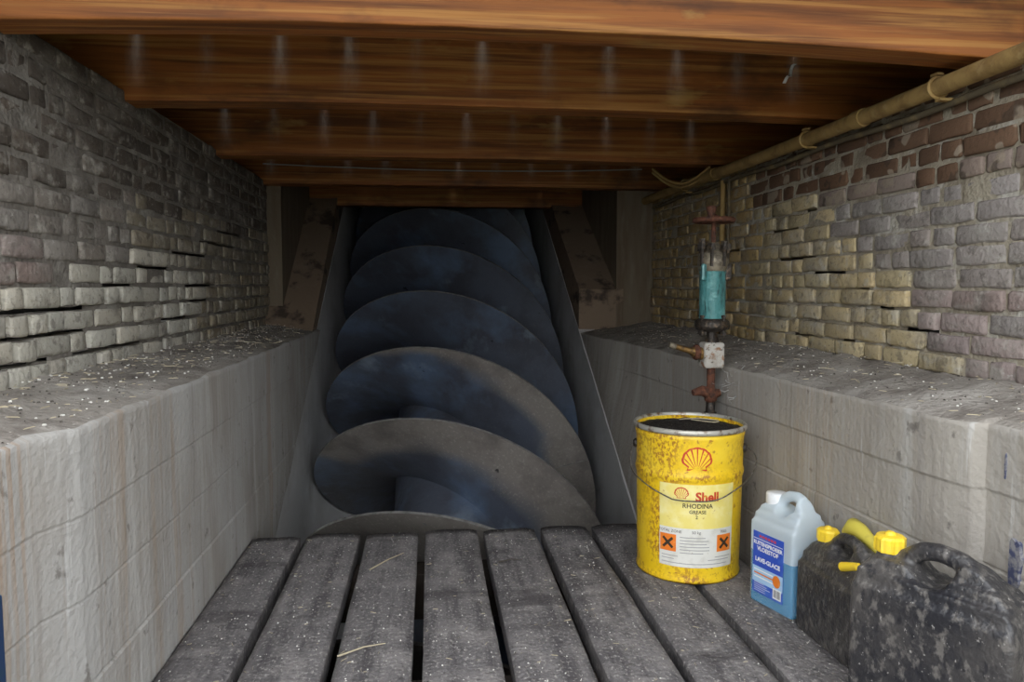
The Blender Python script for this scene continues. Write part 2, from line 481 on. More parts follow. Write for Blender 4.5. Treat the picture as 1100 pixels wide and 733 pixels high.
for src_, dst in ((STR, STRW), (HDR, HDRW)):
    for me in src_[:6]:
        c = me.copy(); c.materials[0] = M['brick_wet']; dst.append(c)

def jit(c, k=.16):
    f = 1 + random.uniform(-k, k); h = random.uniform(-.025, .025)
    return (max(0, c[0] * f * (1 + h)), max(0, c[1] * f), max(0, c[2] * f * (1 - h)), 1)

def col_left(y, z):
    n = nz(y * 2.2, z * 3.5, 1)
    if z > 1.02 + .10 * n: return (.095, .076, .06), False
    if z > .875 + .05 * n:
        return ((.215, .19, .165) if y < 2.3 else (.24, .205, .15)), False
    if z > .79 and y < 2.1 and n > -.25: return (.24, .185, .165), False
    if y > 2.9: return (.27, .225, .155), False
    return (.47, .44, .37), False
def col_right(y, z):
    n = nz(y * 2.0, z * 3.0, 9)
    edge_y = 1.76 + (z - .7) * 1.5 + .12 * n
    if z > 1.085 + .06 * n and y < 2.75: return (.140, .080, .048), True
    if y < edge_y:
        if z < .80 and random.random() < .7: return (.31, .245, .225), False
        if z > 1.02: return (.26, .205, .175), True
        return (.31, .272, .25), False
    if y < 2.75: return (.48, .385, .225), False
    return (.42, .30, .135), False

def brick_wall(name, side, course, z0, rows, cracks, colf):
    xw = XL_B if side < 0 else XR_B
    sgn = 1 if side < 0 else -1         # direction of the room
    J = .0095
    # mortar skin, left open along the cracked bed joints
    mb = MB()
    ysteps = [.5 + .06 * k for k in range(61)]
    ysteps[-1] = Y_END + .02
    zr = []
    for r in range(rows + 1):
        zr += [z0 + r * course - J / 2, z0 + r * course + J / 2]
    zr = [z0 - .1] + zr[:-1]
    verts = []
    for z in zr:
        for y in ysteps:
            verts.append((xw - sgn * (.0036 + .0030 * nz(y * 7, z * 16, side) + .0014 * nz(y * 41, z * 50, side)), y, z + .0025 * nz(y * 15, z * 9, 4)))
    n = len(ysteps); fs = []
    for j in range(len(zr) - 1):
        for k in range(n - 1):
            if j % 2 == 1:
                r = (j - 1) // 2
                yc = (ysteps[k] + ysteps[k + 1]) / 2
                if any(rr == r and a < yc < b for (rr, a, b) in cracks): continue
            a = j * n + k
            fs.append((a, a + 1, a + n + 1, a + n))
    mb.add(verts, fs, 0, True)
    wall = MB().box(min(xw - sgn * .07, xw - sgn * .30), max(xw - sgn * .07, xw - sgn * .30), .5, Y_END, .3, z0 + rows * course - .004).build(name, M['back'])
    tag(wall, kind='structure')
    mo = mb.build('mortar', M['mortar'] if side < 0 else M['mortar_pale'], wall, fixn=False)
    rest = MB(); cnt = 0
    YV = 1.40
    for r in range(rows):
        z = z0 + (r + .5) * course
        y = .52 - random.uniform(0, .09)
        alt = r % 2
        while y < Y_END - .03:
            p = random.random()
            hd = p < (.30 if alt else .55)
            ln = (.070 if hd else .150) * random.uniform(.95, 1.06)
            if y + ln > Y_END + .01: ln = Y_END + .005 - y
            if ln < .03: break
            yc = y + ln / 2
            me_set = HDR if ln < .1 else STR
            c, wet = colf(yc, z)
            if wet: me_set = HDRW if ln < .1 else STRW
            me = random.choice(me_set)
            L0 = .070 if ln < .1 else .150
            px = xw + sgn * (random.uniform(-.0035, .0045) + (.004 if wet is False and z < .8 else 0))
            cracked = any(rr in (r, r + 1) and a < yc < b for (rr, a, b) in cracks)
            if cracked: px += sgn * random.uniform(-.003, .007)
            zz = z + random.uniform(-.0016, .0016) + .004 * nz(yc * 1.6, z * 2, side)
            if y + ln > YV:
                o = bpy.data.objects.new('brick', me); COL.objects.link(o); o.parent = wall
                o.location = (px, yc, zz); o.scale = (1, ln / L0, 1)
                o.rotation_euler = (random.uniform(-.008, .008), random.uniform(-.02, .02), (0 if side < 0 else PI) + random.uniform(-.012, .012))
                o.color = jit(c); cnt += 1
            else:
                vs = [(px + sgn * v.co.x, yc + v.co.y * ln / L0, zz + v.co.z) for v in me.vertices]
                rest.add(vs, [tuple(p_.vertices) for p_ in me.polygons], 0, True)
            y += ln + J * random.uniform(.8, 1.3)
    ro = rest.build('brickwork', M['brick'], wall)
    ro['kind'] = 'stuff'; ro.color = (.30, .26, .23, 1)
    return wall, cnt
CL = [(1, .5, 1.75), (1, 1.9, 2.3), (2, .5, 1.95), (3, 1.2, 1.95), (4, 2.05, 2.25), (5, 2.27, 2.55), (4, 2.7, 3.0), (6, 2.6, 2.95), (7, 2.9, 3.35), (8, 3.15, 3.5), (3, 2.75, 2.95), (2, 2.5, 2.7)]
CR = [(2, 1.68, 1.80), (3, 1.85, 1.95), (6, 2.28, 2.52), (8, 2.42, 2.62), (9, 2.3, 2.38), (5, 2.1, 2.3), (1, 2.3, 2.4), (7, 2.9, 3.1), (1, 2.05, 2.15), (4, 2.0, 2.12)]
_, c1 = brick_wall('wall_left', -1, .0545, .583, 14, CL, col_left)
_, c2 = brick_wall('wall_right', 1, .0505, .588, 14, CR, col_right)
print('BRICKS', c1, c2)
# masonry above the brick faces, behind the beam ends
tag(MB().box(-1.55, -1.38, .5, 5.2, 1.25, 1.60).build('wall_head_left', M['back']), kind='structure')
tag(MB().box(1.84, 1.98, .5, 5.2, 1.20, 1.60).build('wall_head_right', M['back']), kind='structure')
tag(MB().box(-1.38, -.848, .5, 5.2, 1.29, 1.322).build('trim_1', M['dirt']), kind='structure')
tag(MB().box(1.228, 1.84, .5, 5.2, 1.25, 1.285).build('trim_2', M['dirt']), kind='structure')

# ------------------------------------------------------------------ screw bay: side walls, inclined cheeks, trough
tag(MB().box(-1.2, -.77, Y_END, 8.6, -1.7, 4.4).build('wall_bay_left', M['plaster']), kind='structure')
tag(MB().box(1.02, 1.5, Y_END, 8.6, -1.7, 4.4).build('wall_bay_right', M['plaster']), kind='structure')
tag(MB().box(-1.2, 1.5, 8.6, 8.8, -1.7, 4.4).build('wall_back', M['back']), kind='structure')
tag(MB().box(-1.2, 1.5, 5.2, 8.8, 4.4, 4.5).build('ceiling_bay', M['back']), kind='structure')
tag(MB().box(-1.2, 1.5, 5.16, 5.26, 1.50, 4.4).build('wall_lintel', M['back']), kind='structure')
def zch(y, h): return (h + (y - Y0) * math.sin(AL)) / math.cos(AL)
for nm, x0, x1, ys0, sl, zz0 in (('wall_cheek_left', -.86, XC - .703, 3.88, .70, .553), ('wall_cheek_right', XC + .703, 1.06, Y_END, math.tan(AL), zch(Y_END, .63))):
    mb = MB(); ny, nx = 60, 8
    y1 = 7.4
    def top(u, v):
        y = ys0 + u * (y1 - ys0); x = x0 + v * (x1 - x0)
        return (x, y, zz0 + sl * (y - ys0) + .008 * nz(x * 8, y * 6, 1) + .004 * nz(x * 30, y * 30, 2))
    mb.grid(top, ny, nx)
    def front(u, v):
        x = x0 + v * (x1 - x0); zt = top(0, v)[2]
        return (x, ys0 + (.006 * nz(x * 9, u * 5, 3) if 0 < u < 1 else 0), .45 + u * (zt - .45))
    mb.grid(front, 6, nx)
    for xx in (x0, x1):
        mb.grid(lambda u, v, xx=xx: (xx, ys0 + u * (y1 - ys0), .45 + v * (top(u, 0 if xx == x0 else 1)[2] - .45)), ny, 3)
    tag(mb.build(nm, M['cheek']), kind='structure')
prof = [(-.70, .47)] + [(-.70, .47 * (1 - k / 5)) for k in range(1, 5)]
prof += [(.70 * math.cos(PI + PI * k / 28), .70 * math.sin(PI + PI * k / 28)) for k in range(29)]
prof += [(.70, .44 * k / 5) for k in range(1, 6)]
prof_o = [(.79, .44), (.79, 0)] + [(.79 * math.cos(-PI * k / 14), .79 * math.sin(-PI * k / 14)) for k in range(1, 14)] + [(-.79, 0), (-.79, .47)]
full = prof + prof_o
mb = MB(); ns = 60; n = len(full)
vs = []
for i in range(ns + 1):
    s_ = -2.4 + i / ns * 7.4
    for (a, b) in full:
        p = scr(a, b, s_); wv = .004 * nz(p.x * 5, p.y * 5, p.z * 5)
        vs.append((p.x + wv, p.y, p.z))
fs = [(i * n + k, i * n + (k + 1) % n, (i + 1) * n + (k + 1) % n, (i + 1) * n + k) for i in range(ns) for k in range(n)]
mb.add(vs, fs, 0, True)
tr_o = mb.build('wall_trough', M['trough'])
tag(tr_o, kind='structure')
bm = bmesh.new(); bm.from_mesh(tr_o.data)
for e in bm.edges:
    if len(e.link_faces) == 2 and e.calc_face_angle(0) > .8: e.smooth = False
bm.to_mesh(tr_o.data); bm.free()

# ------------------------------------------------------------------ the screw
PITCH_S, S0 = 1.5632, -1.6067
root = empty('archimedes_screw', tuple(scr(0, 0, -1.2)))
tag(root, 'large dark blue steel screw with three spiral blades rising in the concrete trough', 'screw')
inv = Matrix.Translation(-scr(0, 0, -1.2))
def local(p): return inv @ p
sh = MB(); RH = .285
sh.tube([local(scr(0, 0, -1.9 + 6.3 * k / 24)) for k in range(25)], RH, 36)
so = sh.build('shaft', M['steel'], root)
at = so.data.attributes.new('dust', 'FLOAT', 'POINT')
at.data.foreach_set('value', [0.1] * len(so.data.vertices))
RR = [.275, .30, .34, .40, .46, .52, .58, .63, .66, .676]
for fl in range(3):
    mb = MB(); dust = []
    step = 2 * PI / 72
    t0 = -.5 * PI - 2 * PI; nst = int(72 * 4.6)
    th = .006
    def ring(t, side):
        out = []
        s_ = S0 + fl * PITCH_S / 3 + PITCH_S * t / (2 * PI)
        for r in RR:
            tn = th
            out.append((r, s_ + side * tn))
        return out
    vs = []; nr = len(RR)
    for i in range(nst + 1):
        t = t0 + i * step
        for side in (-1, 1):
            for (r, s_) in ring(t, side):
                vs.append(local(scr(r * math.cos(t), r * math.sin(t), s_)))
                rr = r / RS
                tt = (t + PI / 2) % (2 * PI) - PI / 2       # angle around, 0 = right, pi/2 = top
                kk = round((s_ - S0 - PITCH_S * tt / (2 * PI)) / (PITCH_S / 3))   # which visible turn this is
                # dried mud: heavy on the two lowest turns, a crescent on the next, traces above
                wob = .05 * nz(t * 3, r * 9, fl)
                if kk <= 0: d = 1.0
                elif kk == 1: d = min(1, max(0, (rr - .60 - .05 * (tt - .6) + wob) / .10)) if tt < 2.75 else .25
                elif kk == 2: d = min(1, max(0, (rr - (.70 + .16 * max(0, tt - .5)) + wob) / .05)) if tt < 2.3 else .08
                else: d = .10
                d = max(d, .08)
                dust.append(min(1, d))
    fs = []; ms = []
    W = 2 * nr
    for i in range(nst):
        a = i * W; b = (i + 1) * W
        for j in range(nr - 1):
            fs.append((a + j, a + j + 1, b + j + 1, b + j)); ms.append(0)
            fs.append((a + nr + j, b + nr + j, b + nr + j + 1, a + nr + j + 1)); ms.append(0)
        fs.append((a + nr - 1, a + 2 * nr - 1, b + 2 * nr - 1, b + nr - 1)); ms.append(1)
    fs.append(tuple(range(nr)) + tuple(range(2 * nr - 1, nr - 1, -1))); ms.append(1)
    mb.add(vs, fs, 0, True); mb.m = ms
    bo = mb.build('blade', [M['steel'], M['edge']], root)
    at = bo.data.attributes.new('dust', 'FLOAT', 'POINT'); at.data.foreach_set('value', dust)
    bm = bmesh.new(); bm.from_mesh(bo.data)
    for e in bm.edges:
        if len(e.link_faces) == 2 and e.link_faces[0].material_index != e.link_faces[1].material_index: e.smooth = False
    bm.to_mesh(bo.data); bm.free()

    for q in range(-3, 6):
        t = .42 + q * 2 * PI * .8
        if not (t0 + .2 < t < t0 + nst * step - .2): continue
        s_ = S0 + fl * PITCH_S / 3 + PITCH_S * t / (2 * PI) - .0065
        MB().tube([local(scr(r * math.cos(t - .10 * (r - .3)), r * math.sin(t - .10 * (r - .3)), s_ - PITCH_S * .10 * (r - .3) / (2 * PI))) for r in (.30, .40, .50, .60, .672)], .0022, 5).build('weld_seam', M['edge'], bo)

# ------------------------------------------------------------------ floor planks
fl = MB()
for y in (.75, 1.55, 2.26):
    fl.box(-.60, 1.05, y - .05, y + .05, -.20, -.058)
floor = tag(fl.build('floor', M['deck'], bevel=.004), kind='structure')
GAPS = [-.4085, -.2195, -.034, .157, .347, .522, .712]
edges = [(-.568, GAPS[0] - .0115)] + [(GAPS[i] + .0115, GAPS[i + 1] - .0115) for i in range(6)] + [(GAPS[-1] + .0115, .905)]
for i, (a, b) in enumerate(edges):
    y1 = 2.43 + random.uniform(-.012, .012); ys_ = [.50 + (y1 - .50) * k / 40 for k in range(41)]
    nx = 8; mb = MB(); vs = []
    for y in ys_:
        wa = a + .003 * nz(y * 4, i * 3.3, 0) + .0015 * nz(y * 20, i, 1); wb = b + .003 * nz(y * 4, i * 7.1, 5) + .0015 * nz(y * 20, i, 6)
        for k in range(nx + 1):
            t = k / nx; x = wa + (wb - wa) * t
            crown = -.006 * (abs(2 * t - 1) ** 6) + .0022 * nz(x * 9, y * 3, i) + .0012 * nz(x * 40, y * 12, i)
            vs.append((x, y, crown))
        vs.append((wb - .001, y, -.055)); vs.append((wa + .001, y, -.055))
    W = nx + 3
    fs = []
    for r in range(40):
        for k in range(W):
            fs.append((r * W + k, r * W + (k + 1) % W, (r + 1) * W + (k + 1) % W, (r + 1) * W + k))
    fs.append(tuple(range(W))); fs.append(tuple(40 * W + k for k in range(W - 1, -1, -1)))
    mb.add(vs, fs, 0, False)
    mb.sm = [True] * len(mb.f)
    for r in range(40):
        for k in (nx, nx + 1, nx + 2): mb.sm[r * W + k] = False
    mb.build('plank', M['plank'], floor)

# ------------------------------------------------------------------ ceiling deck and beams
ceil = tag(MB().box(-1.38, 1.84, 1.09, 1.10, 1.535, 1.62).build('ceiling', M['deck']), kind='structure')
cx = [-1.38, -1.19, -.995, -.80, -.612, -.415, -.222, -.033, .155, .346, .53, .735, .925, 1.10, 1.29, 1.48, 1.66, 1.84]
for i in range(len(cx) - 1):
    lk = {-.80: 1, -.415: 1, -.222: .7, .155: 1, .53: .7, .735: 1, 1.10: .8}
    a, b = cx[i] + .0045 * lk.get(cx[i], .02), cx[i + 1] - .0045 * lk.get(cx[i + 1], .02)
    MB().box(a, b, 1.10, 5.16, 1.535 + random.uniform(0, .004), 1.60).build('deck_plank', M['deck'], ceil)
LIGHT_STREAKS = [(-.80, 1.0), (-.612, .4), (-.415, 1.0), (-.222, .9), (-.033, .25), (.155, 1.0), (.346, .5), (.53, .9), (.735, .9), (.925, .5), (1.10, .8)]
BEAMS = [(1.56, 'lit nearest wooden beam running along the top edge of the picture', .092),
         (2.23, 'second wooden beam from the front, with pale streaks and a curled white strip', .095),
         (3.14, 'third wooden beam from the front, between the two middle gaps of the ceiling', .10),
         (4.00, 'fourth wooden beam from the front, behind the thin white cable', .10),
         (5.04, 'farthest dark wooden beam directly above the top of the screw', .10)]
for i, (y, lab, wd) in enumerate(BEAMS):
    mb = MB(); nx = 260
    rows_ = [(0, 0), (0, .03), (0, .06), (0, .09), (0, .12), (0, .15), (0, .18), (0, .215), (wd, .215), (wd, .1), (wd, 0), (wd * .5, 0)]
    vs = []
    for k in range(nx + 1):
        x = -1.38 + 3.22 * k / nx
        for (dy, dz) in rows_:
            c = .006 if (dz == 0 and dy in (0, wd)) else 0
            vs.append((x, y + dy + .003 * nz(x * 2, i * 5 + dz, dy) , Z_BEAM + dz + .0015 * nz(x * 1.7, i * 9, 2) + .0010 * nz(x * 14, i, dy * 30) - (.015, .007, .004, .002, 0)[i] * ((x - .1) / .85) ** 2 * (1 - dz / .215)))
    W = len(rows_)
    fs = [(k * W + j, k * W + (j + 1) % W, (k + 1) * W + (j + 1) % W, (k + 1) * W + j) for k in range(nx) for j in range(W)]
    fs += [tuple(range(W)), tuple(nx * W + j for j in range(W - 1, -1, -1))]
    mb.add(vs, fs)
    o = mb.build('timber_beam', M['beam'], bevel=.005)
    # daylight leaking through the deck joints, painted as pale streaks fading downward
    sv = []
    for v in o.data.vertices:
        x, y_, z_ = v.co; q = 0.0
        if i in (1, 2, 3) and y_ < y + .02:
            for (gx, st) in LIGHT_STREAKS:
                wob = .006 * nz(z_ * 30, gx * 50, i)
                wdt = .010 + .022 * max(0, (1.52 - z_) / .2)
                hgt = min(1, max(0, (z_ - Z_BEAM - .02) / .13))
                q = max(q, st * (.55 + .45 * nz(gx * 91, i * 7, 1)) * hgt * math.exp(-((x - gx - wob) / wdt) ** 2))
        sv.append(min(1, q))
    at = o.data.attributes.new('light_streak', 'FLOAT', 'POINT'); at.data.foreach_set('value', sv)
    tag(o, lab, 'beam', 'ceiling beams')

# ------------------------------------------------------------------ pipes, cables and hoses
def arc_pts(f, n=20): return [f(k / n) for k in range(n + 1)]
pr = empty('ceiling_pipe', (1.168, 4.05, 1.257))
tag(pr, 'long ochre metal pipe running along the top of the right brick wall', 'pipe')
O = Vector((1.168, 4.05, 1.257))
def zp(y): return 1.257 + .004 * math.sin(y * 2.1)
MB().tube([Vector((1.168, y, zp(y))) - O for y in [.6 + .115 * k for k in range(31)]], .0205, 16).build('pipe_run', M['pipe'], pr)
for y in (1.98, 3.05): MB().tube([Vector((1.168, y - .022, zp(y))) - O, Vector((1.168, y + .022, zp(y))) - O], .0245, 16).build('coupling', M['pipe'], pr)
for y in (1.66, 2.27, 3.4):
    b = MB()
    b.tube([Vector((1.168 + .0235 * math.sin(a), y, zp(y) + .0235 * math.cos(a))) - O for a in [k * 2 * PI / 20 for k in range(21)]], .0045, 6, cap=False)
    b.box(-.012, .004, y - .012 - O.y, y + .012 - O.y, .024, .030); b.box(.0, .055, y - .01 - O.y, y + .01 - O.y, -.032, -.026)
    b.build('clamp', M['pipe'], pr)
c2_ = MB().tube([(1.203, .6 + .1 * k, 1.222 + .004 * math.sin(k * .9)) for k in range(35)], .0085, 10).build('conduit', M['darkpipe'])
tag(c2_, 'thin dark conduit just below the ochre pipe', 'conduit')
for k, (yy, rr, lab) in enumerate(((3.02, .011, 'brown vertical conduit on the brick behind the red handwheel, thicker of two'),
                                   (2.955, .006, 'thin vertical conduit beside the thicker one behind the red handwheel'))):
    t = MB().tube([(1.198, yy, z) for z in (1.23, 1.15, 1.05, .93)], rr, 10).build('wall_conduit', M['pipe'] if k == 0 else M['darkpipe'])
    tag(t, lab, 'conduit')
for k, dz in enumerate((0, .016)):
    t = MB().tube(arc_pts(lambda u: (1.02 + .16 * u, 3.42 - .30 * u, 1.318 + dz - .075 * math.sin(PI * min(1, u * .95)) - .02 * u)), .006, 8).build('hose', M['pipe'])
    tag(t, ['lower brown hose looping from the beam to the ochre pipe', 'upper brown hose looping from the beam to the ochre pipe'][k], 'hose')
t = MB().tube(arc_pts(lambda u: (-.83 + 1.95 * u, 3.95, 1.410 - .018 * math.sin(PI * u) + .02 * max(0, u - .8)), 30), .0035, 6).build('cable', M['cable'])
tag(t, 'thin white cable strung across in front of the fourth beam', 'cable')
t = MB()
t.add([(1.045 + .035 * u * 1.0 + d, 2.19 - .01 * math.sin(u * 6), 1.455 - .055 * (1 - u) + .008 * math.sin(u * 9)) for u in [k / 8 for k in range(9)] for d in (0, .010)],
      [(2 * k, 2 * k + 1, 2 * k + 3, 2 * k + 2) for k in range(8)], 0, True)
t = t.build('plastic_strip', M['p_wt'])
tag(t, 'curled white plastic strip hanging against the second beam', 'strip')
md = t.modifiers.new('thick', 'SOLIDIFY'); md.thickness = .0015

# ------------------------------------------------------------------ grease pump by the right wall
PX, PY = .885, 2.30
pump = empty('grease_pump', (PX, PY, 0))
tag(pump, 'old green cylinder grease pump with red handwheel on an upright pipe by the right wall', 'pump')
MB().lathe([(.0145, 0), (.0145, .375), (.020, .378), (.020, .398), (.0145, .40), (.0145, .43)], n=14).build('standpipe', M['iron'], pump)
MB().lathe([(.012, .43), (.020, .436), (.022, .462), (.013, .47), (.013, .545)], n=14, jit=.15).build('lower_pipe', M['rust'], pump)
b = MB().tube([(-.062, -.01, .462), (-.03, -.006, .468), (.0, 0, .455), (.03, .0, .46)], [.010, .017, .021, .012], 10); b.build('tee_fitting', M['rust'], pump)
MB().box(-.032, .034, -.03, .03, .54, .622).build('valve_box', M['wpaint'], pump, bevel=.009, seg=3)
MB().lathe([(.024, .622), (.020, .632), (.016, .636), (.016, .665)], n=14, jit=.1).build('neck_pipe', M['iron'], pump)
h = MB().tube([(-.030, 0, .585), (-.06, -.004, .592), (-.075, -.006, .596), (-.122, -.01, .610)], [.021, .017, .010, .0085], 12).build('side_valve', M['brass'], pump)
MB().lathe([(.022, -.009), (.026, 0), (.022, .009)], c=(0, 0, 0), n=8).build('valve_nut', M['rust'], h)
h.children[0].location = (-.05, -.003, .59); h.children[0].rotation_euler = (0, PI / 2, 0)
MB().tube([(-.122, -.01, .610), (-.142, -.012, .616)], [.012, .010], 10).build('valve_tip', M['collar'], h)
fo = MB().lathe([(.020, .655), (.050, .662), (.055, .672), (.053, .688), (.042, .697)], n=28, jit=.06).build('base_flange', M['iron'], pump)
for a in range(4):
    aa = a * PI / 2 + .5
    MB().lathe([(.009, .645), (.009, .655), (.005, .656), (.005, .70), (.008, .70), (.008, .708)], c=(.046 * math.cos(aa), .046 * math.sin(aa), 0), n=6, smooth=False).build('bolt', M['iron'], fo)
MB().lathe([(.039, .692), (.0405, .70), (.0405, .835), (.043, .845)], n=32).build('cylinder', M['green'], pump)
MB().box(-.048, -.032, -.034, -.016, .815, .868).build('lug', M['green'], pump, bevel=.006)
MB().box(.030, .052, -.03, -.004, .815, .868).build('lug', M['iron'], pump, bevel=.006)
hd = MB().lathe([(.043, .845), (.046, .852), (.048, .872), (.046, .900), (.030, .905), (.026, .925), (.014, .935)], n=28, jit=.04).build('head', M['collar'], pump)
for (dx, dy, hh) in ((-.044, -.02, .045), (-.02, -.042, .03), (.018, -.043, .038), (.042, -.012, .03), (-.03, .03, .03), (.03, .03, .03)):
    MB().lathe([(.006, .86), (.006, .90 + hh * .3), (.011, .90 + hh * .3), (.011, .90 + hh)], c=(dx, dy, 0), n=6, smooth=False, jit=.1).build('clamp_bolt', M['iron'], hd)
MB().lathe([(.0075, .925), (.0075, 1.015)], n=12).build('spindle', M['rust'], pump)
hw = MB()
hw.tube([(.058 * math.cos(k * 2 * PI / 40), .058 * math.sin(k * 2 * PI / 40), 1.004) for k in range(41)], .0085, 10, cap=False)
hw = hw.build('handwheel', M['rust'], pump)
for k in range(4):
    a = k * PI / 2 + .4
    MB().tube([(.008 * math.cos(a), .008 * math.sin(a), 1.008), (.056 * math.cos(a), .056 * math.sin(a), 1.004)], .006, 8).build('spoke', M['rust'], hw)
MB().lathe([(.016, .996), (.018, 1.006), (.014, 1.018), (.008, 1.022)], n=14).build('hub', M['rust'], hw)
MB().lathe([(.008, 1.008), (.012, 1.018), (.015, 1.030), (.016, 1.040), (.012, 1.043)], c=(-.028, -.050, 0), n=10).build('crank_knob', M['rust'], hw)

# cobweb with litter by the pump
cw = MB(); rnd = random.Random(5)
for k in range(60):
    a = Vector((PX + .02 + rnd.uniform(0, .13), PY - .06 + rnd.uniform(-.03, .04), .50 + rnd.uniform(-.055, .035)))
    b_ = a + Vector((rnd.uniform(-.04, .04), rnd.uniform(-.02, .02), rnd.uniform(-.025, .025)))
    cw.tube([a, (a + b_) / 2 + Vector((0, 0, -.006)), b_], rnd.choice((.0006, .0006, .0012)), 4)
tag(cw.build('cobweb', M['cable']), 'dusty cobweb hanging between the pump and the right ledge', 'cobweb', kind='stuff')

# ------------------------------------------------------------------ text and print helpers
def text_mesh(body, size, bold=0.0):
    cu = bpy.data.curves.new('lettering', 'FONT'); cu.body = body; cu.size = size
    cu.align_x = 'CENTER'; cu.align_y = 'CENTER'; cu.offset = bold; cu.resolution_u = 3
    o = bpy.data.objects.new('lettering', cu); COL.objects.link(o)
    dg = bpy.context.evaluated_depsgraph_get()
    me = bpy.data.meshes.new_from_object(o.evaluated_get(dg))
    vs = [(v.co.x, v.co.y) for v in me.vertices]; fs = [tuple(p.vertices) for p in me.polygons]
    bpy.data.objects.remove(o); bpy.data.curves.remove(cu); bpy.data.meshes.remove(me)
    return vs, fs
def shape_grid(x0, x1, y0, y1, nx=8, ny=2):
    vs = [(x0 + (x1 - x0) * i / nx, y0 + (y1 - y0) * j / ny) for i in range(nx + 1) for j in range(ny + 1)]
    return vs, [(i * (ny + 1) + j, (i + 1) * (ny + 1) + j, (i + 1) * (ny + 1) + j + 1, i * (ny + 1) + j + 1) for i in range(nx) for j in range(ny)]
def fan(outline, centre, steps=5):
    vs = [centre]; fs = []; n = len(outline)
    for s_ in range(1, steps + 1):
        for (x, y) in outline:
            vs.append((centre[0] + (x - centre[0]) * s_ / steps, centre[1] + (y - centre[1]) * s_ / steps))
    for k in range(n): fs.append((0, 1 + k, 1 + (k + 1) % n))
    for s_ in range(steps - 1):
        for k in range(n):
            a = 1 + s_ * n; b = a + n
            fs.append((a + k, b + k, b + (k + 1) % n, a + (k + 1) % n))
    return vs, fs
def pecten(r):
    pts = []
    N = 42
    for k in range(N + 1):
        a = math.radians(-14 + 208 * k / N)
        rr = r * (1 + .035 * abs(math.sin((k / N) * 7 * PI)))
        pts.append((rr * math.cos(a), rr * .92 * math.sin(a)))
    pts += [(-.62 * r, -.50 * r), (-.70 * r, -.72 * r), (.70 * r, -.72 * r), (.62 * r, -.50 * r)]
    return pts

# ------------------------------------------------------------------ yellow grease bucket
BX, BY = .727, 2.045
bucket = empty('grease_bucket', (BX, BY, 0))
tag(bucket, 'rust-speckled yellow steel bucket of grease with red shell emblem and wire handle', 'bucket')
nv_ = Vector((-BX, -BY, 0)).normalized(); rt_ = Vector((-nv_.y, nv_.x, 0))
def br(z): return .1415 + .0065 * min(1, z / .39)
body_prof = [(.10, .006), (.138, .006), (.1425, .0), (.1445, .006), (br(.02), .012)]
body_prof += [(br(.012 + .013 * k), .012 + .013 * k) for k in range(1, 21)]
body_prof += [(br(.29) + .003, .283), (br(.29) + .004, .289), (br(.29) + .003, .295), (br(.30), .303), (br(.315), .315), (br(.33), .33), (br(.345), .345), (br(.36), .36), (br(.385) + .0005, .382), (br(.39) + .003, .392), (br(.39) + .003, .398), (br(.4), .402), (.150, .408), (.146, .410), (.144, .38)]
bb = MB().lathe(body_prof, n=96, cap=False).build('body', M['yellow'], bucket)
rv = []
for v in bb.data.vertices:
    p = v.co; az = math.atan2(Vector((p.x, p.y, 0)).dot(rt_), Vector((p.x, p.y, 0)).dot(nv_))
    q = nz(p.x * 16, p.y * 16, p.z * 14) * 1.3 + .12
    if abs(p.z - .289) < .012: q += .55
    if az < -.5: q += .35
    if p.z > .37: q += .3
    if p.z < .02: q += .4
    rv.append(min(1, max(0, q)))
at = bb.data.attributes.new('rust', 'FLOAT', 'POINT'); at.data.foreach_set('value', rv)
MB().lathe([(.149, .405), (.154, .404), (.156, .408), (.156, .415), (.153, .419), (.149, .4185), (.147, .412), (.147, .404)], n=72, cap=False, jit=.006).build('rim', M['rim'], bucket)
def gtop(u, v):
    a = u * 2 * PI; r = v * .1475
    x, y = r * math.cos(a), r * math.sin(a)
    return (x, y, .405 + .004 * nz(x * 40, y * 40, 1) + .003 * nz(x * 110, y * 110, 2) - .004 * v ** 4)
MB().grid(gtop, 64, 22).build('grease', M['grease'], bucket)
def on_bucket(vs, fs, name, m, eps, u0, z0, parent=None, slant=0.0):
    mb = MB(); out = []
    for (x, y) in vs:
        z = z0 + y + slant * x; r = br(z) + eps; a = (u0 + x) / .145
        p = r * math.cos(a) * nv_ + r * math.sin(a) * rt_
        out.append((p.x, p.y, z))
    mb.add(out, fs, 0, True)
    return mb.build(name, m, parent or bucket, fixn=False)
def deg(d): return math.radians(d) * .145
UC = deg(10)
# big shell emblem
on_bucket(*fan(pecten(.0385), (0, -.01)), 'shell_emblem', M['p_red'], .0012, UC - .004, .338)
on_bucket(*fan([(x * .86, y * .86 + .0005) for x, y in pecten(.0385)], (0, -.01)), 'emblem_fill', M['p_ylw'], .0018, UC - .004, .338)
def rays(r, n, w0, w1, base=(0, -.6)):
    vs = []; fs = []
    for k in range(n):
        a = math.radians(12 + 156 * k / (n - 1))
        dx, dy = math.cos(a), math.sin(a); px_, py_ = -dy, dx
        bx_, by_ = base[0] + .22 * dx * r / r, base[1] * r + .22 * dy * r
        bx_ *= r
        ex, ey = .93 * r * dx, .86 * r * dy
        i = len(vs)
        for t in (0, .33, .66, 1):
            wv = (w0 + (w1 - w0) * t) / 2
            cx_, cy_ = bx_ + (ex - bx_) * t, by_ + (ey - by_) * t
            vs += [(cx_ - px_ * wv, cy_ - py_ * wv), (cx_ + px_ * wv, cy_ + py_ * wv)]
        for t in range(3): fs.append((i + 2 * t, i + 2 * t + 2, i + 2 * t + 3, i + 2 * t + 1))
    return vs, fs
on_bucket(*rays(.0385, 7, .0012, .0042), 'emblem_ribs', M['p_red'], .0024, UC - .004, .338)
